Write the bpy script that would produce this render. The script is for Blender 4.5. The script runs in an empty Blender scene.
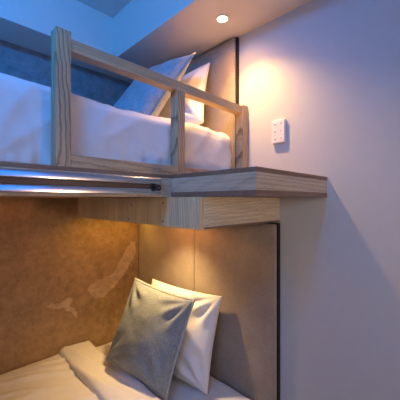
import bpy, bmesh, math, random
from mathutils import Vector, Matrix, noise

SC = bpy.context.scene
COL = SC.collection
EYE = 1.40                                   # eye height above the floor (m)

# ------------------------------------------------------------------ camera, world, light, exposure
cam_d = bpy.data.cameras.new('camera')
cam = bpy.data.objects.new('camera', cam_d); COL.objects.link(cam)
cam_d.sensor_width = 36.0
cam_d.lens = 36.0 * 280 / 400
cam_d.clip_start = 0.02
cam.location = (0, 0, EYE)
cam.rotation_euler = (math.radians(90), 0, math.radians(-45))
SC.camera = cam

world = bpy.data.worlds.new('world'); SC.world = world
world.use_nodes = True
wb = world.node_tree.nodes['Background']
wb.inputs[0].default_value = (0.10, 0.25, 0.8, 1); wb.inputs[1].default_value = 0.02

SC.view_settings.view_transform = 'Standard'
SC.view_settings.look = 'None'
SC.view_settings.exposure = 0.0
SC.view_settings.gamma = 1.0
SC.view_settings.use_curve_mapping = False

def area(name, loc, rot, sx, sy, power, color):
    l = bpy.data.lights.new(name, 'AREA'); l.shape = 'RECTANGLE'; l.size = sx; l.size_y = sy
    l.energy = power; l.color = color
    o = bpy.data.objects.new(name, l); COL.objects.link(o); o.location = loc; o.rotation_euler = rot
    return o

def spot(name, loc, power, color, deg, blend, radius, rot=(0, 0, 0)):
    l = bpy.data.lights.new(name, 'SPOT'); l.energy = power; l.color = color
    l.spot_size = math.radians(deg); l.spot_blend = blend; l.shadow_soft_size = radius
    o = bpy.data.objects.new(name, l); COL.objects.link(o); o.location = loc
    o.rotation_euler = [math.radians(a) for a in rot]
    return o

FILL_OPENING = dict(x0=0.30, x1=0.98, z0=1.25, z1=2.05, y=-1.75)  # made-up opening in the rear wall that holds the blue light
# LED strip and recessed lamps; the other lights are unseen fills added for brightness
area('rear_blue_fill', ((FILL_OPENING['x0']+FILL_OPENING['x1'])/2, FILL_OPENING['y']-0.05, (FILL_OPENING['z0']+FILL_OPENING['z1'])/2), (math.radians(90), 0, 0), 0.64, 0.76, 3.5, (0.02, 0.25, 1))  # unseen blue light added for the reflection in the ladder track
area('foot_fill', (-0.97, -0.9, EYE+0.25), (math.radians(90), 0, math.radians(-105)), 0.8, 0.5, 11, (0.6, 0.68, 0.85))  # added light without a fixture, brightens faces turned to the foot wall
area('blue_led_strip', (-0.45, 0.26, EYE+0.95), (math.radians(98), 0, math.radians(-12)), 0.7, 0.05, 20, (0, 0.27, 1))
spot('rear_low_fill', (1.02, -1.55, EYE-0.22), 31, (1, 0.62, 0.36), 104, 0.5, 0.05, (60, 0, 12))  # unseen warm light added behind the camera to lift the wood fronts
spot('left_low_fill', (-0.94, -0.25, EYE+0.05), 19, (1, 0.74, 0.42), 104, 0.5, 0.15, (52, 0, -75))  # added unseen spot that fills the shelf and box sides
spot('ceiling_downlight_beam', (0.925, 0.788, EYE+0.772), 39, (1, 0.55, 0.18), 104, 1.0, 0.018, (-12, 0, 0))
spot('ceiling_downlight_wide', (0.925, 0.788, EYE+0.772), 6, (1, 0.46, 0.12), 160, 1.0, 0.018)
spot('reading_light_beam', (0.86, 1.133, EYE-0.100), 21.5, (1, 0.67, 0.29), 110, 1.0, 0.02)
spot('reading_light_wide', (0.86, 1.133, EYE-0.100), 3.0, (1, 0.36, 0.06), 178, 0.3, 0.02)
area('pelmet_fill', (0.84, 1.535, EYE-0.093), (0, 0, 0), 0.4, 0.015, 0.78, (1, 0.53, 0.06))  # hidden light added to brighten the plaster near the headboard corner
area('under_bunk_fill', (-0.18, 1.58, EYE+0.002), (0, 0, 0), 1.2, 0.02, 0.4, (1, 0.35, 0.08))  # unseen light added to warm the plaster below the platform


# ------------------------------------------------------------------ material helpers
class NT:
    def __init__(s, name):
        s.m = bpy.data.materials.new(name); s.m.use_nodes = True
        s.t = s.m.node_tree; s.b = s.t.nodes['Principled BSDF']
    def n(s, kind, **kw):
        nd = s.t.nodes.new(kind)
        for k, v in kw.items():
            if k.startswith('i_'):
                key = k[2:].replace('_', ' ')
                nd.inputs[key].default_value = v
            else: setattr(nd, k, v)
        return nd
    def l(s, a, b): s.t.links.new(a, b)
    def coords(s, scale=(1, 1, 1), rot=(0, 0, 0), loc=(0, 0, 0)):
        tc = s.n('ShaderNodeTexCoord'); mp = s.n('ShaderNodeMapping')
        mp.inputs['Scale'].default_value = scale; mp.inputs['Rotation'].default_value = rot
        mp.inputs['Location'].default_value = loc
        s.l(tc.outputs['Object'], mp.inputs[0]); return mp.outputs[0]
    def ramp(s, fac, stops):
        r = s.n('ShaderNodeValToRGB'); e = r.color_ramp.elements
        while len(e) < len(stops): e.new(0.5)
        for i, (p, c) in enumerate(stops):
            e[i].position = p; e[i].color = (*c, 1)
        s.l(fac, r.inputs[0]); return r.outputs[0]
    def mix(s, fac, a, b, mode='MIX'):
        m = s.n('ShaderNodeMix', data_type='RGBA', blend_type=mode)
        for sock, v in ((m.inputs[0], fac), (m.inputs[6], a), (m.inputs[7], b)):
            if isinstance(v, (int, float)): sock.default_value = v
            elif isinstance(v, tuple): sock.default_value = (*v, 1)
            else: s.l(v, sock)
        return m.outputs[2]
    def bump(s, h, strength, dist=0.002):
        b = s.n('ShaderNodeBump'); b.inputs['Strength'].default_value = strength
        b.inputs['Distance'].default_value = dist
        s.l(h, b.inputs['Height']); s.l(b.outputs[0], s.b.inputs['Normal'])
    def set(s, col=None, rough=0.5, metal=0.0, spec=None):
        if col is not None:
            if isinstance(col, tuple): s.b.inputs['Base Color'].default_value = (*col, 1)
            else: s.l(col, s.b.inputs['Base Color'])
        s.b.inputs['Roughness'].default_value = rough; s.b.inputs['Metallic'].default_value = metal
        if spec is not None: s.b.inputs['Specular IOR Level'].default_value = spec
        return s.m

def noise_node(N, vec, scale, detail=4, rough=0.55, dist=0.0):
    n = N.n('ShaderNodeTexNoise'); n.inputs['Scale'].default_value = scale
    n.inputs['Detail'].default_value = detail; n.inputs['Roughness'].default_value = rough
    n.inputs['Distortion'].default_value = dist
    N.l(vec, n.inputs['Vector']); return n.outputs[0]

def plain(name, col, rough=0.5, metal=0.0, spec=None, bump_scale=None, bump=0.1):
    N = NT(name)
    v = N.coords()
    n = noise_node(N, v, 30)
    c = N.ramp(n, [(0.3, tuple(x*0.985 for x in col)), (0.7, tuple(min(1, x*1.01) for x in col))])
    if bump_scale: N.bump(noise_node(N, v, bump_scale, 3), bump, 0.001)
    return N.set(c, rough, metal, spec)

def wood(name, axis, light, dark, rings=34, dist=2.0, tilt=0.06, rough=0.5, loc=(0.13, 0.21, 0.05), streak=0.3):
    """growth rings round an axis nearly parallel to the board, plus fine pores along it"""
    N = NT(name)
    rot = {'X': (0.03, tilt, tilt*0.7), 'Y': (tilt, 0.03, tilt*0.7), 'Z': (tilt, tilt*0.7, 0.03)}[axis]
    v = N.coords((1, 1, 1), rot, loc)
    w = N.n('ShaderNodeTexWave', wave_type='RINGS', rings_direction=axis, wave_profile='SAW')
    w.inputs['Scale'].default_value = rings / 3.0; w.inputs['Distortion'].default_value = dist
    w.inputs['Detail'].default_value = 2; w.inputs['Detail Scale'].default_value = 1.2
    N.l(v, w.inputs['Vector'])
    st = {'X': (6, 160, 160), 'Y': (160, 6, 160), 'Z': (160, 160, 6)}[axis]
    f = noise_node(N, N.coords(st), 1.0, 5, 0.6)
    big = noise_node(N, N.coords(tuple(x/14 for x in st)), 1.0, 2)
    c = N.ramp(w.outputs[1], [(0.0, light), (0.55, tuple((a+b)/2 for a, b in zip(light, light))), (0.9, dark), (1.0, light)])
    s = N.ramp(f, [(0.3, tuple([1-streak]*3)), (0.62, (1, 1, 1))])
    c = N.mix(1.0, c, s, 'MULTIPLY')
    b = N.ramp(big, [(0.3, (0.82, 0.80, 0.78)), (0.7, (1.08, 1.06, 1.04))])
    c = N.mix(1.0, c, b, 'MULTIPLY')
    N.bump(f, 0.25, 0.0006)
    return N.set(c, rough, spec=0.35)

def fabric(name, a, b, weave=900, mott=14, bump=0.5, rough=0.9, slub=0.5):
    N = NT(name)
    v1 = N.coords((weave*0.12, weave, weave*0.12)); v2 = N.coords((weave*0.12, weave*0.12, weave))
    n1 = noise_node(N, v1, 1, 2); n2 = noise_node(N, v2, 1, 2)
    m = N.n('ShaderNodeMath', operation='ADD'); N.l(n1, m.inputs[0]); N.l(n2, m.inputs[1])
    h = N.n('ShaderNodeMath', operation='MULTIPLY'); N.l(m.outputs[0], h.inputs[0]); h.inputs[1].default_value = 0.5
    c = N.ramp(h.outputs[0], [(0.38, a), (0.62, b)])
    big = noise_node(N, N.coords(), mott, 4)
    c = N.mix(slub, c, N.mix(1.0, c, N.ramp(big, [(0.3, (0.75, 0.75, 0.75)), (0.7, (1.15, 1.15, 1.15))]), 'MULTIPLY'))
    N.bump(h.outputs[0], bump, 0.0012)
    mt = N.set(c, rough, spec=0.15)
    N.b.inputs['Sheen Weight'].default_value = 0.15
    return mt

def linen_white(name, col):
    N = NT(name)
    n = noise_node(N, N.coords((1, 1, 1)), 9, 5, 0.6, 0.6)
    f = noise_node(N, N.coords((500, 60, 500)), 1, 2)
    c = N.ramp(n, [(0.3, tuple(x*0.965 for x in col)), (0.7, col)])
    m = N.n('ShaderNodeMath', operation='MULTIPLY_ADD'); N.l(f, m.inputs[0]); m.inputs[1].default_value = 0.08; N.l(n, m.inputs[2])
    N.bump(m.outputs[0], 0.35, 0.006)
    mt = N.set(c, 0.75, spec=0.2)
    N.b.inputs['Sheen Weight'].default_value = 0.1
    return mt

def concrete(name, a, b, c_):
    N = NT(name)
    v = N.coords()
    n1 = noise_node(N, v, 2.2, 8, 0.62, 0.8)
    n2 = noise_node(N, v, 24, 8, 0.68)
    c = N.ramp(n1, [(0.32, a), (0.5, b), (0.7, c_)])
    c = N.mix(0.55, c, N.mix(1.0, c, N.ramp(n2, [(0.32, (0.55, 0.55, 0.55)), (0.66, (1.3, 1.3, 1.3))]), 'MULTIPLY'))
    # pale hairline trowel veins
    n3 = noise_node(N, v, 3.1, 7, 0.6, 1.6)
    vein = N.ramp(n3, [(0.485, (0, 0, 0)), (0.5, (1, 1, 1)), (0.515, (0, 0, 0))])
    bw = N.n('ShaderNodeRGBToBW'); N.l(vein, bw.inputs[0])
    mm = N.n('ShaderNodeMath', operation='MULTIPLY'); N.l(bw.outputs[0], mm.inputs[0]); mm.inputs[1].default_value = 0.22
    c = N.mix(mm.outputs[0], c, tuple(min(1, x*1.3) for x in c_))
    N.bump(n2, 0.25, 0.003)
    return N.set(c, 0.62, spec=0.35)

def emissive(name, col, strength):
    N = NT(name)
    N.b.inputs['Emission Color'].default_value = (*col, 1); N.b.inputs['Emission Strength'].default_value = strength
    return N.set(col, 0.4)

M = {}
M['white_paint'] = plain('white_paint', (0.57, 0.575, 0.585), 0.55, spec=0.25, bump_scale=260, bump=0.08)
M['ceiling_paint'] = plain('ceiling_paint', (0.72, 0.69, 0.66), 0.7, spec=0.15)
M['soffit_paint'] = plain('soffit_paint', (0.72, 0.67, 0.61), 0.65, spec=0.2)
M['concrete'] = concrete('brown_plaster', (0.27, 0.165, 0.075), (0.35, 0.22, 0.105), (0.42, 0.275, 0.145))
M['plaster_patch'] = concrete('pale_plaster', (0.44, 0.30, 0.175), (0.48, 0.335, 0.20), (0.52, 0.37, 0.225))
M['slate_plaster'] = concrete('slate_plaster', (0.20, 0.20, 0.205), (0.235, 0.235, 0.24), (0.28, 0.275, 0.28))
M['floor'] = wood('floor_boards', 'Y', (0.34, 0.23, 0.15), (0.22, 0.14, 0.085), 20)
OAK_L, OAK_D = (0.64, 0.46, 0.275), (0.41, 0.27, 0.15)
M['oak_x'] = wood('oak_lengthwise', 'X', OAK_L, OAK_D, 170, 2.0, 0.05)
M['oak_z'] = wood('oak_upright', 'Z', OAK_L, tuple(x*0.6 for x in OAK_D), 85, 2.5, 0.16, loc=(0.02, 0.05, 0.03))
M['grey_oak_x'] = wood('grey_oak_lengthwise', 'X', (0.62, 0.52, 0.39), (0.44, 0.355, 0.26), 170, 2.5, 0.05)
M['grey_oak_y'] = wood('grey_oak_crosswise', 'Y', (0.64, 0.53, 0.39), (0.54, 0.44, 0.32), 60, 1.0, 0.12)
M['dark_edge_x'] = wood('dark_edge_lengthwise', 'X', (0.26, 0.17, 0.118), (0.23, 0.148, 0.102), 220, 1.5, 0.02)
M['dark_edge_y'] = wood('dark_edge_crosswise', 'Y', (0.26, 0.17, 0.118), (0.23, 0.148, 0.102), 220, 1.5, 0.02)
M['pine_z'] = wood('pine_upright', 'Z', (0.82, 0.69, 0.43), (0.66, 0.50, 0.29), 120, 2.5, 0.05)
M['pine_x'] = wood('pine_lengthwise', 'X', (0.78, 0.68, 0.48), (0.64, 0.52, 0.33), 110, 5.0, 0.20)
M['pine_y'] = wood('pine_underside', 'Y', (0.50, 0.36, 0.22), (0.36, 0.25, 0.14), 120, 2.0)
M['aluminium'] = plain('brushed_aluminium', (0.58, 0.59, 0.62), 0.17, 1.0)
M['track_back'] = plain('track_recess', (0.10, 0.075, 0.06), 0.45, 0.6)
M['black'] = plain('black_plastic', (0.012, 0.012, 0.013), 0.35)
M['black_frame'] = plain('black_frame', (0.010, 0.010, 0.012), 0.6)
M['headboard'] = fabric('taupe_upholstery', (0.30, 0.245, 0.195), (0.40, 0.33, 0.265), 700, 10, 0.35)
M['sheet'] = linen_white('white_sheet', (0.74, 0.72, 0.71))
M['duvet'] = linen_white('white_duvet', (0.74, 0.72, 0.71))
M['pillow'] = linen_white('white_pillowcase', (0.76, 0.74, 0.73))
M['cushion'] = fabric('blue_grey_linen', (0.18, 0.205, 0.222), (0.31, 0.34, 0.355), 520, 12, 0.7, 0.92, 0.35)
M['cushion_pale'] = fabric('pale_blue_linen', (0.33, 0.34, 0.36), (0.48, 0.49, 0.51), 420, 22, 0.7, 0.92, 0.6)
M['flange'] = fabric('linen_border', (0.30, 0.32, 0.32), (0.46, 0.47, 0.45), 420, 30, 0.6)
M['switch_body'] = plain('white_plastic', (0.80, 0.78, 0.76), 0.35)
M['switch_key'] = plain('white_key', (0.84, 0.82, 0.80), 0.3)
M['glyph'] = plain('grey_print', (0.22, 0.20, 0.20), 0.5)
M['glyph_red'] = plain('red_print', (0.55, 0.22, 0.14), 0.5)
M['lamp_ring'] = plain('white_lamp_ring', (0.85, 0.83, 0.80), 0.35)
M['lamp_lens'] = emissive('lit_lamp_lens', (1.0, 0.80, 0.55), 14)
M['steel'] = plain('steel_screw', (0.25, 0.22, 0.2), 0.4, 1.0)

# ------------------------------------------------------------------ mesh helpers
OFF = {}
def put(name, bm, mat, parent=None, smooth=False, loc=None):
    """link bm (built in world space) as one mesh object; its origin goes to loc or to its parent's"""
    if parent is not None: off = OFF[parent.name]
    else: off = Vector(loc) if loc is not None else Vector((0, 0, 0))
    bmesh.ops.translate(bm, verts=bm.verts, vec=-off)
    me = bpy.data.meshes.new(name); bm.to_mesh(me); bm.free()
    for m in (mat if isinstance(mat, (list, tuple)) else [mat]): me.materials.append(m)
    if smooth:
        for p in me.polygons: p.use_smooth = True
    o = bpy.data.objects.new(name, me); COL.objects.link(o)
    if parent is not None: o.parent = parent
    else: o.location = off
    OFF[o.name] = off
    return o

def thing(name, label, cat, loc, group=None):
    o = bpy.data.objects.new(name, None); COL.objects.link(o); o.location = loc
    o.empty_display_size = 0.1
    OFF[o.name] = Vector(loc)
    return tag(o, label, cat, group)

def tag(o, label, cat, group=None):
    o['label'] = label; o['category'] = cat
    if group: o['group'] = group
    return o

def struct(name, bm, mat, **kw):
    o = put(name, bm, mat, **kw); o['kind'] = 'structure'; return o

def box(bm, x0, x1, y0, y1, z0, z1, bev=0.0, mi=0, seg=2):
    r = bmesh.ops.create_cube(bm, size=1.0)
    vs = r['verts']
    for v in vs:
        v.co = Vector(((x0+x1)/2 + v.co.x*(x1-x0), (y0+y1)/2 + v.co.y*(y1-y0), (z0+z1)/2 + v.co.z*(z1-z0)))
    fs = {f for v in vs for f in v.link_faces}
    for f in fs: f.material_index = mi
    if bev:
        es = {e for v in vs for e in v.link_edges}
        bmesh.ops.bevel(bm, geom=list(es), offset=bev, segments=seg, profile=0.7, affect='EDGES')
    return bm

def bx(*a, **k): return box(bmesh.new(), *a, **k)

def wbox(x0, x1, y0, y1, z0, z1, **k):       # z measured from eye level
    return bx(x0, x1, y0, y1, EYE+z0, EYE+z1, **k)

def disc(bm, c, r0, r1, z0, z1, n=40):
    """ring (r0 > 0) or solid puck with a vertical axis"""
    prof = [(r0, z0), (r1, z0), (r1, z1), (r0, z1)]
    rows = []
    for i in range(n):
        a = 2*math.pi*i/n
        rows.append([bm.verts.new((c[0]+r*math.cos(a), c[1]+r*math.sin(a), z)) for r, z in prof])
    for i in range(n):
        p, q = rows[i], rows[(i+1) % n]
        for k in range(4 if r0 > 0 else 3):
            bm.faces.new((p[k], q[k], q[(k+1) % 4], p[(k+1) % 4]))
    if r0 <= 0: bmesh.ops.remove_doubles(bm, verts=bm.verts, dist=1e-6)
    bmesh.ops.recalc_face_normals(bm, faces=bm.faces)
    return bm

def sweep_x(profile, x0, x1):
    """closed (y, z) profile swept along X"""
    bm = bmesh.new()
    A = [bm.verts.new((x0, y, z)) for y, z in profile]; B = [bm.verts.new((x1, y, z)) for y, z in profile]
    n = len(profile)
    for i in range(n): bm.faces.new((A[i], A[(i+1) % n], B[(i+1) % n], B[i]))
    caps = [bm.faces.new(A[::-1]), bm.faces.new(B)]
    for f in caps:
        for e in f.edges: e.smooth = False
    bmesh.ops.recalc_face_normals(bm, faces=bm.faces)
    return bm

def fbm(p, s, o=3):
    v = 0; a = 1
    for i in range(o):
        v += a*noise.noise(p*s + Vector((7.3*i, 1.7*i, 3.1*i))); s *= 2.0; a *= 0.5
    return v

def soft_slab(x0, x1, y0, y1, z0, z1, r, h=0.02, disp=None, cut_bottom=False):
    """box with rounded edges of radius r, meshed at about h, then pushed along its normal by disp(p, n)"""
    bm = bmesh.new()
    dims = (x1-x0, y1-y0, z1-z0); lo = Vector((x0, y0, z0))
    key = {}
    def vert(p):
        k = (round(p[0], 5), round(p[1], 5), round(p[2], 5))
        if k not in key: key[k] = bm.verts.new(p)
        return key[k]
    cnt = [max(2, round(d/h)) for d in dims]
    for ax in range(3):
        a, b = (ax+1) % 3, (ax+2) % 3
        for side in (0, 1):
            if cut_bottom and ax == 2 and side == 0: continue
            for i in range(cnt[a]):
                for j in range(cnt[b]):
                    q = []
                    for di, dj in ((0, 0), (1, 0), (1, 1), (0, 1)):
                        p = [0, 0, 0]; p[ax] = side*dims[ax]; p[a] = dims[a]*(i+di)/cnt[a]; p[b] = dims[b]*(j+dj)/cnt[b]
                        q.append(vert((lo.x+p[0], lo.y+p[1], lo.z+p[2])))
                    bm.faces.new(q if side else q[::-1])
    inner0 = (x0+r, y0+r, z0+(0 if cut_bottom else r)); inner1 = (x1-r, y1-r, z1-r)
    for v in bm.verts:
        c = Vector([min(max(v.co[k], inner0[k]), inner1[k]) for k in range(3)])
        d = v.co - c
        if d.length > 1e-9:
            n = d.normalized(); v.co = c + n*r
        else: n = Vector((0, 0, 1))
        if disp: v.co += n*disp(v.co, n)
    bmesh.ops.recalc_face_normals(bm, faces=bm.faces)
    return bm

def pillow_frame(center, yaw, lean, roll):
    """local a (towards -Y), b (up), n (towards -X), like a pillow leaning back on the headboard"""
    ly, ll, lr = map(math.radians, (yaw, lean, roll))
    def tr(a, b, n):
        a2 = a*math.cos(lr)+b*math.sin(lr); b2 = -a*math.sin(lr)+b*math.cos(lr)
        x = b2*math.sin(ll) - n*math.cos(ll); z = b2*math.cos(ll) + n*math.sin(ll); y = -a2
        return Vector((center[0]+x*math.cos(ly)-y*math.sin(ly), center[1]+x*math.sin(ly)+y*math.cos(ly), EYE+center[2]+z))
    return tr

def pillow_shape(u, v, w, h, T, pinch, seed, wr):
    """u, v in -1..1 -> outline point and half thickness"""
    a = w/2*u*(1 - pinch*(1-v*v)); b = h/2*v*(1 - pinch*(1-u*u))
    f = max(0.0, (1-u**2)*(1-v**2))
    sag = 1 - 0.18*v
    t = T/2*(f**0.42)*sag
    p = Vector((a*3, b*3, seed))
    env = min(1, f*4)
    t += wr*env*fbm(p, 2.2, 3)
    # creases that run in from the corners
    for cu, cv in ((-1, 1), (1, 1), (1, -1), (-1, -1)):
        du, dv = u-cu, v-cv
        rr = math.hypot(du, dv)
        if rr < 1.1:
            ang = math.atan2(dv, du)
            t += wr*1.1*math.sin(ang*11+seed+cu*2)*math.exp(-((rr-0.45)/0.3)**2)*env
    return a, b, max(t, 0.0)

def pillow_bm(tr, w, h, T, pinch=0.05, seed=0.0, wr=0.006, n=44):
    bm = bmesh.new()
    us = [math.sin(math.pi/2*(-1+2*i/n)) for i in range(n+1)]
    g = {}
    for s in (1, -1):
        for i in range(n+1):
            for j in range(n+1):
                edge = i in (0, n) or j in (0, n)
                if edge and s == -1: g[s, i, j] = g[1, i, j]; continue
                a, b, t = pillow_shape(us[i], us[j], w, h, T, pinch, seed+(0 if s > 0 else 9), wr)
                g[s, i, j] = bm.verts.new(tr(a, b, s*(t+(0 if edge else 0.002))))
    for s in (1, -1):
        for i in range(n):
            for j in range(n):
                bm.faces.new((g[s, i, j], g[s, i+1, j], g[s, i+1, j+1], g[s, i, j+1]))
    bmesh.ops.recalc_face_normals(bm, faces=bm.faces)
    return bm

def flange_bm(tr, w, h, pinch, seed, width=0.012, th=0.0028, n=40):
    """flat stitched border that runs right round the seam"""
    bm = bmesh.new(); ring = []
    pts = []
    us = [math.sin(math.pi/2*(-1+2*i/n)) for i in range(n)]
    for u in us: pts.append((u, -1, 0, -1))
    for u in us: pts.append((1, u, 1, 0))
    for u in us: pts.append((-u, 1, 0, 1))
    for u in us: pts.append((-1, -u, -1, 0))
    for u, v, du, dv in pts:
        a, b, t = pillow_shape(u, v, w, h, 0, pinch, seed, 0)
        if abs(u) > 0.999 and abs(v) > 0.999: du, dv = u, v
        wv = 0.0025*math.sin(9*u+5*v+seed)
        ia, ib = a - du*0.004, b - dv*0.004
        oa, ob = a + du*width, b + dv*width
        ring.append([bm.verts.new(tr(ia, ib, th)), bm.verts.new(tr(oa, ob, th*0.6+wv)),
                     bm.verts.new(tr(oa, ob, -th*0.6+wv)), bm.verts.new(tr(ia, ib, -th))])
    for i in range(len(ring)):
        p, q = ring[i], ring[(i+1) % len(ring)]
        for k in range(4): bm.faces.new((p[k], q[k], q[(k+1) % 4], p[(k+1) % 4]))
    bmesh.ops.recalc_face_normals(bm, faces=bm.faces)
    return bm

# ------------------------------------------------------------------ the room
XH, YL, XF, YW = 1.09, 1.66, -1.00, FILL_OPENING['y']     # headboard wall, plaster wall, wall at the foot, rear wall
ZC = EYE + 1.02                                  # ceiling
ZS = EYE + 0.786                                 # dropped soffit
T = 0.12
struct('floor', bx(XF-T, XH+T, YW-T, YL+T, -T, 0), M['floor'])
struct('ceiling', bx(XF-T, XH+T, YW-T, YL+T, ZC, ZC+T), M['ceiling_paint'])
struct('wall_right', bx(XH, XH+T, YW, YL, 0, ZC), M['white_paint'])
struct('wall_foot', bx(XF-T, XF, YW, YL, 0, ZC), M['white_paint'])

# brown plaster wall with two pale trowelled patches
bm = bx(XF, XH, YL, YL+T, 0, EYE+0.05)
box(bm, XF, XH, YL, YL+T, EYE+0.05, ZC, mi=2)
def wall_pt(px, py):                              # where a sight line from the camera meets the plaster
    u = (px-200)/280
    x = YL*(1+u)/(1-u)
    return (x, EYE + (200-py)/280*(x+YL)*0.70710678)
def patch(outline):
    pts = [wall_pt(*p) for p in outline]
    # roughen the outline
    fine = []
    n = len(pts)
    for i in range(n):
        (x0, z0), (x1, z1) = pts[i], pts[(i+1) % n]
        for k in range(6):
            t = k/6
            x, z = x0+(x1-x0)*t, z0+(z1-z0)*t
            j = noise.noise(Vector((x*55, z*55, 2)))*0.011
            fine.append((x+j, z+noise.noise(Vector((x*55, 5, z*55)))*0.011))
    A = [bm.verts.new((x, YL-0.0008, z)) for x, z in fine]; B = [bm.verts.new((x, YL+0.002, z)) for x, z in fine]
    m = len(fine)
    f = bm.faces.new(A); f.material_index = 1
    for i in range(m):
        f = bm.faces.new((A[i], A[(i+1) % m], B[(i+1) % m], B[i])); f.material_index = 1
patch([(46, 307), (52, 303), (60, 303), (70, 297), (73, 301), (70, 306), (77, 312), (77, 318), (72, 313), (66, 309), (55, 309)])
patch([(88, 291), (90, 285), (100, 279), (112, 275), (116, 268), (121, 258), (127, 247), (131, 242), (136, 241), (136, 252),
       (130, 262), (125, 273), (118, 282), (112, 289), (104, 297), (95, 298), (90, 295)])
bmesh.ops.recalc_face_normals(bm, faces=bm.faces)
struct('wall_left', bm, [M['concrete'], M['plaster_patch'], M['slate_plaster']])

# rear wall behind the viewer, with an opening added for the blue fill
bm = bmesh.new()
box(bm, XF, FILL_OPENING['x0'], YW-T, YW, 0, ZC); box(bm, FILL_OPENING['x1'], XH, YW-T, YW, 0, ZC)
box(bm, FILL_OPENING['x0'], FILL_OPENING['x1'], YW-T, YW, 0, FILL_OPENING['z0']); box(bm, FILL_OPENING['x0'], FILL_OPENING['x1'], YW-T, YW, FILL_OPENING['z1'], ZC)
struct('wall_rear', bm, M['white_paint'])
bm = bmesh.new()
fw = 0.03
box(bm, FILL_OPENING['x0'], FILL_OPENING['x0']+fw, YW-0.04, YW, FILL_OPENING['z0'], FILL_OPENING['z1']); box(bm, FILL_OPENING['x1']-fw, FILL_OPENING['x1'], YW-0.04, YW, FILL_OPENING['z0'], FILL_OPENING['z1'])
box(bm, FILL_OPENING['x0']+fw, FILL_OPENING['x1']-fw, YW-0.04, YW, FILL_OPENING['z0'], FILL_OPENING['z0']+fw); box(bm, FILL_OPENING['x0']+fw, FILL_OPENING['x1']-fw, YW-0.04, YW, FILL_OPENING['z1']-fw, FILL_OPENING['z1'])
struct('added_opening_1', bm, M['black_frame'])  # frame of the added rear opening

# dropped soffits that frame the raised ceiling
YB, XB = 1.457, 0.766
bm = bx(XF, XB, YB, YL, ZS, ZC); struct('trim_1', bm, M['soffit_paint'])
bm = bx(XB, XH, YW, YL, ZS, ZC); struct('trim_2', bm, M['soffit_paint'])

# ------------------------------------------------------------------ upper bunk platform with its shelf
FX0 = XF + 0.02
PL = thing('bunk_platform', 'oak upper bunk platform along the brown plaster wall, carrying the upper mattress', 'bunk bed', (FX0, YL, EYE+0.01))
put('deck', wbox(FX0, XH, 0.775, YL, 0.012, 0.083), M['pine_y'], PL)
put('fascia', wbox(FX0, 0.6165, 0.757, 0.7745, 0.010, 0.075, bev=0.0012), M['grey_oak_x'], PL)
put('edge_strip', wbox(FX0, 0.6165, 0.757, 0.7745, 0.0752, 0.0865, bev=0.001), M['dark_edge_x'], PL)

SH = thing('bedside_shelf', 'thick oak corner shelf jutting from the upper bunk beside the switch panel', 'shelf', (XH, 0.41, EYE+0.01))
X0, Y0, Y1 = 0.620, 0.410, 0.7745
put('shelf_core', wbox(X0, XH, Y0, Y1, 0.0265, 0.074, bev=0.0008), M['grey_oak_x'], SH)
put('shelf_face', wbox(X0-0.003, X0-0.0002, Y0, Y1-0.018, 0.0265, 0.074), M['grey_oak_y'], SH)
put('top_board', wbox(X0-0.003, XH, Y0-0.001, Y1, 0.0742, 0.0875, bev=0.001), M['dark_edge_x'], SH)
put('bottom_board', wbox(X0-0.003, XH, Y0-0.001, Y1, 0.0100, 0.0263, bev=0.001), M['dark_edge_x'], SH)

# aluminium ladder track on the face of the platform
TR = thing('ladder_track', 'brushed aluminium ladder track running along the front edge of the upper bunk', 'rail', (FX0, 0.757, EYE+0.012))
TX1 = 0.562
def lip(z0, z1, y0, y1, r):
    pr = []
    for cy, cz, a0 in ((y0+r, z0+r, 180), (y1-r, z0+r, 270), (y1-r, z1-r, 0), (y0+r, z1-r, 90)):
        for k in range(6):
            a = math.radians(a0+k*18); pr.append((cy+r*math.cos(a), EYE+cz+r*math.sin(a)))
    return sweep_x(pr, FX0+0.01, TX1)
put('back_plate', wbox(FX0+0.01, TX1, 0.7535, 0.7568, 0.016, 0.071), M['track_back'], TR)
put('upper_flange', lip(0.050, 0.0715, 0.744, 0.7534, 0.0040), M['aluminium'], TR, smooth=True)
put('lower_flange', lip(0.016, 0.037, 0.744, 0.7534, 0.0040), M['aluminium'], TR, smooth=True)
bm = bmesh.new()
bmesh.ops.create_cone(bm, cap_ends=True, segments=32, radius1=0.0095, radius2=0.0095, depth=0.018, matrix=Matrix.Translation((0.5415, 0.738, EYE+0.0385)) @ Matrix.Rotation(math.pi/2, 4, 'X'))
st = put('end_stop', bm, M['black'], TR); st['label'] = 'black round end stop'
bm = bmesh.new()
bmesh.ops.create_cone(bm, cap_ends=True, segments=6, radius1=0.003, radius2=0.003, depth=0.002, matrix=Matrix.Translation((0.5415, 0.7292, EYE+0.0385)) @ Matrix.Rotation(math.pi/2, 4, 'X'))
put('hex_socket', bm, M['steel'], st)

# guard rail
GR = thing('guard_rail', 'oak guard rail with three posts along the edge of the upper bunk', 'guard rail', (0.246, 0.77, EYE+0.0867))
for x0, x1, zt in ((0.246, 0.284, 0.447), (0.655, 0.690, 0.397), (1.045, 1.087, 0.437)):
    put('post', wbox(x0, x1, 0.768, 0.808, 0.0875, zt, bev=0.0015), M['oak_z'], GR)
put('top_rail', wbox(0.2842, 1.0448, 0.772, 0.808, 0.3975, 0.4315, bev=0.0015), M['oak_x'], GR)
for a, b in ((0.2842, 0.6548), (0.6902, 1.0448)):
    put('bottom_rail', wbox(a, b, 0.770, 0.806, 0.0875, 0.121, bev=0.0015), M['oak_x'], GR)

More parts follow.
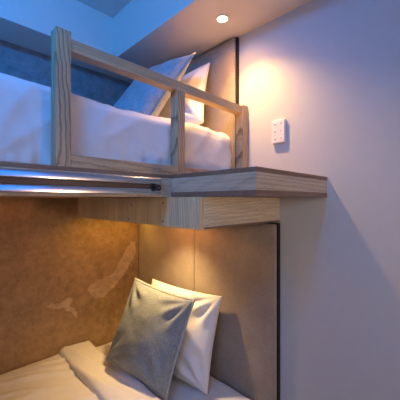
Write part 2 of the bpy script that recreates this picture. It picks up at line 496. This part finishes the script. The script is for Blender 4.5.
# ------------------------------------------------------------------ pine lamp box under the shelf
LB = thing('lamp_box', 'pale pine boxed pelmet under the upper bunk, above the lower headboard', 'pelmet', (XH, 0.606, EYE-0.092))
BX, BY, BY1, BZ0, BZ1 = 0.606, 0.606, 1.545, -0.092, 0.0095
bm = bmesh.new()
ys = [BY, 0.775, 0.99, 1.24, BY1]
for i in range(4):
    box(bm, BX, BX+0.018, ys[i]+(0.0006 if i else 0), ys[i+1]-0.0006, EYE+BZ0, EYE+BZ1, 0.0008)
sp = put('side_panel', bm, M['pine_z'], LB)
for y, z in ((0.79, -0.012), (0.79, -0.075), (1.0, -0.02), (1.02, -0.078), (1.22, -0.078)):
    bm = bmesh.new()
    bmesh.ops.create_cone(bm, cap_ends=True, segments=12, radius1=0.0035, radius2=0.0035, depth=0.002,
                          matrix=Matrix.Translation((BX-0.0004, y, EYE+z)) @ Matrix.Rotation(math.pi/2, 4, 'Y'))
    put('screw', bm, M['steel'], sp)
put('front_panel', wbox(BX+0.0182, XH, BY+0.001, BY+0.019, BZ0+0.007, BZ1), M['pine_x'], LB)
put('bottom_strip', wbox(BX+0.0182, XH, BY+0.0005, BY+0.0192, BZ0, BZ0+0.0068), M['dark_edge_x'], LB)
put('end_panel', wbox(BX+0.0182, XH, BY1-0.018, BY1, BZ0, BZ1), M['pine_x'], LB)
put('bottom_panel', wbox(BX+0.0182, XH, BY+0.0194, BY1-0.0182, BZ0+0.006, BZ0+0.018), M['pine_y'], LB)

# ------------------------------------------------------------------ recessed lamps
DL = thing('ceiling_downlight', 'lit round recessed downlight in the soffit over the upper bunk', 'downlight', (0.925, 0.788, ZS), 'recessed lamps')
put('trim_ring', disc(bmesh.new(), (0.925, 0.788), 0.0215, 0.029, ZS-0.004, ZS-0.0002), M['lamp_ring'], DL)
put('lens', disc(bmesh.new(), (0.925, 0.788), 0.0, 0.0213, ZS-0.0025, ZS-0.0002), M['lamp_lens'], DL)
RL = thing('reading_light', 'recessed reading light in the underside of the pine box over the lower pillows', 'downlight', (0.86, 1.133, EYE-0.086), 'recessed lamps')
put('trim_ring', disc(bmesh.new(), (0.86, 1.133), 0.024, 0.033, EYE-0.090, EYE-0.0862), M['lamp_ring'], RL)
put('lens', disc(bmesh.new(), (0.86, 1.133), 0.0, 0.0238, EYE-0.0885, EYE-0.0862), M['lamp_lens'], RL)

# ------------------------------------------------------------------ headboards
def headboard(label, y0, y1, z0, z1, cuts):
    H = thing('headboard', label, 'headboard', (XH, (y0+y1)/2, EYE+z0), 'upholstered headboards')
    put('backing_frame', wbox(1.073, XH-0.0005, y0, y1, z0, z1), M['black_frame'], H)
    e = [y0+0.003]+cuts+[y1]
    for i in range(len(e)-1):
        bm = soft_slab(1.057, 1.0728, e[i]+0.0008, e[i+1]-0.0008, EYE+z0+0.003, EYE+z1-0.004, 0.0075, 0.02)
        put('upholstered_panel', bm, M['headboard'], H, smooth=True)
headboard('taupe upholstered headboard of the upper bunk, behind the guard rail', 0.822, 1.655, 0.088, 0.780, [])
headboard('taupe upholstered headboard of the lower bunk, with a vertical seam under the pine box', 0.604, 1.655, -1.10, -0.098, [1.10])

# ------------------------------------------------------------------ upper bedding
HBX = 1.054
put_m = put
m1 = put('mattress', soft_slab(FX0+0.02, HBX-0.02, 0.845, 1.63, EYE+0.0845, EYE+0.255, 0.04, 0.05), M['sheet'], None, True, (FX0, 1.25, EYE+0.085))
tag(m1, 'white mattress of the upper bunk lying on the oak platform', 'mattress', 'mattresses')
def ridge(p, s, sharp=3.0):
    return (1-abs(noise.noise(p*s)))**sharp
def drape(p, n):
    d = 0.006*fbm(p, 5.0, 3)
    if n.y < -0.4:                                            # front: shallow vertical folds, bunched where it meets the platform
        low = min(1, max(0, (EYE+0.21-p.z)/0.12))
        d += 0.004*math.sin(p.x*21+2*noise.noise(p*3))*(0.4+low*0.6)
        d += 0.012*low*(ridge(Vector((p.x*30+p.z*14, p.z*16, 1)), 1.0, 4)-0.35)
        d += 0.006*(ridge(Vector((p.x*9-p.z*7, p.z*3, 5)), 1.0, 5)-0.3)
        d -= 0.016*math.exp(-((p.x-0.335)/0.02)**2)*(0.3+low*0.7)
        d = min(d, 0.0085)
        d -= 0.012*math.exp(-((p.x-0.225+0.15*(p.z-EYE-0.1))/0.016)**2)*low
    if n.z > 0.5: d += 0.008*fbm(p, 3.0, 2)
    return d
bm = soft_slab(FX0+0.005, HBX-0.006, 0.819, 1.640, EYE+0.0885, EYE+0.316, 0.050, 0.010, drape, True)
d1 = put('duvet', bm, M['duvet'], None, True, (FX0, 1.25, EYE+0.32))
sol = d1.modifiers.new('thick', 'SOLIDIFY'); sol.thickness = 0.012; sol.offset = -1
tag(d1, 'white duvet draped over the upper bunk mattress, behind the guard rail', 'duvet', 'duvets')

def pillow(name, label, cat, group, c, ang, w, h, T, mat, pinch, seed, wr, flange=None):
    tr = pillow_frame(c, *ang)
    o = put(name, pillow_bm(tr, w, h, T, pinch, seed, wr), mat, None, True, (c[0], c[1], EYE+c[2]))
    tag(o, label, cat, group)
    if flange:
        OFF[o.name] = Vector((c[0], c[1], EYE+c[2]))
        put('border', flange_bm(tr, w, h, pinch, seed), flange, o, True)
    return o
pillow('pillow', 'white pillow standing against the upper headboard, lit by the downlight', 'pillow', 'white pillows',
       (0.925, 1.17, 0.48), (6, 22, -10), 0.51, 0.375, 0.115, M['pillow'], 0.07, 3.1, 0.007)
pillow('cushion', 'pale blue-grey linen cushion on the upper bunk, in front of the white pillow', 'cushion', 'linen cushions',
       (0.75, 1.115, 0.492), (0, 31, 13), 0.405, 0.405, 0.13, M['cushion_pale'], 0.06, 5.2, 0.006, M['flange'])

# ------------------------------------------------------------------ lower bed
BB = put('bed_base', wbox(FX0, 1.044, 0.66, 1.655, -1.40, -1.122, bev=0.004), M['oak_x'], None, False, (FX0, 1.15, 0))
tag(BB, 'oak base of the lower bunk standing on the floor', 'bed base')
SHZ = -0.872
def sheet_d(p, n):
    if n.z < -0.1: return 0.0
    return 0.004*fbm(p, 4.0, 3) + (0.006*(ridge(Vector(((p.x+p.y*0.6)*9, (p.y-p.x)*3, 7)), 1.0, 4)-0.4) if n.z > 0.5 else 0)
m2 = put('mattress', soft_slab(FX0+0.01, HBX-0.002, 0.668, 1.645, EYE-1.120, EYE+SHZ, 0.05, 0.02, sheet_d), M['sheet'], None, True, (FX0, 1.15, EYE-1.12))
tag(m2, 'white sheeted mattress of the lower bunk, under the lower pillows', 'mattress', 'mattresses')
def duv(p, n):
    if n.z < 0.3: return 0.004*fbm(p, 6, 2)
    q = Vector((p.x*0.45+p.y*1.0, p.y*0.35-p.x*0.5, 0.3))
    return 0.007*fbm(p, 3.0, 3) + 0.013*(ridge(Vector((q.x*9, q.y*3, 2)), 1.0, 5)-0.35) + 0.004*noise.noise(Vector((q.x*30, q.y*8, 4)))
bm = soft_slab(FX0+0.005, 0.60, 0.648, 1.652, EYE-1.05, EYE-0.842, 0.030, 0.010, duv, True)
d2 = put('duvet', bm, M['duvet'], None, True, (FX0, 1.15, EYE-0.85))
sol = d2.modifiers.new('thick', 'SOLIDIFY'); sol.thickness = 0.010; sol.offset = -1
tag(d2, 'white duvet spread over the lower bunk with its top edge turned back', 'duvet', 'duvets')
def foldd(p, n):
    d = 0.006*fbm(p, 5, 3)
    if n.z > 0.3:
        d += 0.010*(ridge(Vector(((p.x+0.15*p.y)*12, p.y*2.2, 3)), 1.0, 4)-0.4) + 0.006*math.sin((p.x-0.55)*40+1.5*noise.noise(p*3))
    return d
bm = soft_slab(0.535, 0.705, 0.644, 1.640, EYE-0.860, EYE-0.820, 0.019, 0.009, foldd)
OFF[d2.name] = Vector((FX0, 1.15, EYE-0.85))
fo = put('turned_back_edge', bm, M['duvet'], d2, True)

pillow('pillow', 'white pillow against the lower headboard, behind the blue-grey cushion', 'pillow', 'white pillows',
       (0.930, 1.103, -0.660), (7, 17, 0), 0.485, 0.42, 0.125, M['pillow'], 0.06, 1.4, 0.012)
pillow('cushion', 'blue-grey linen cushion standing on the lower bunk, in front of the white pillow', 'cushion', 'linen cushions',
       (0.780, 1.133, -0.635), (9.7, 23, 4.4), 0.40, 0.40, 0.13, M['cushion'], 0.05, 7.7, 0.0075, M['flange'])

# ------------------------------------------------------------------ switch panel
SW = thing('switch_panel', 'small white six-key switch panel on the white wall above the shelf', 'switch', (XH, 0.607, EYE+0.292))
put('back_box', bx(XH-0.012, XH-0.0003, 0.577, 0.637, EYE+0.242, EYE+0.342, bev=0.002), M['switch_body'], SW)
for r in range(3):
    for c in range(2):
        y0 = 0.580 + (1-c)*0.028; z0 = EYE+0.2455 + (2-r)*0.0315
        k = put('key', bx(XH-0.0136, XH-0.0118, y0, y0+0.0262, z0, z0+0.0296, bev=0.0006), M['switch_key'], SW)
        bm = bmesh.new()
        yc, zc = y0+0.0131, z0+0.0148
        x0, x1 = XH-0.0139, XH-0.0135
        if c == 0:
            box(bm, x0, x1, yc-0.006, yc+0.006, zc-0.001, zc+0.0016)
            box(bm, x0, x1, yc-0.004, yc+0.004, zc-0.004, zc-0.0026)
        else:
            for j in range(10):
                a = 2*math.pi*j/10
                box(bm, x0, x1, yc+0.0035*math.cos(a)-0.0009, yc+0.0035*math.cos(a)+0.0009, zc+0.0035*math.sin(a)-0.0009, zc+0.0035*math.sin(a)+0.0009)
        put('symbol', bm, M['glyph'] if (c == 0 or r == 0) else M['glyph_red'], k)
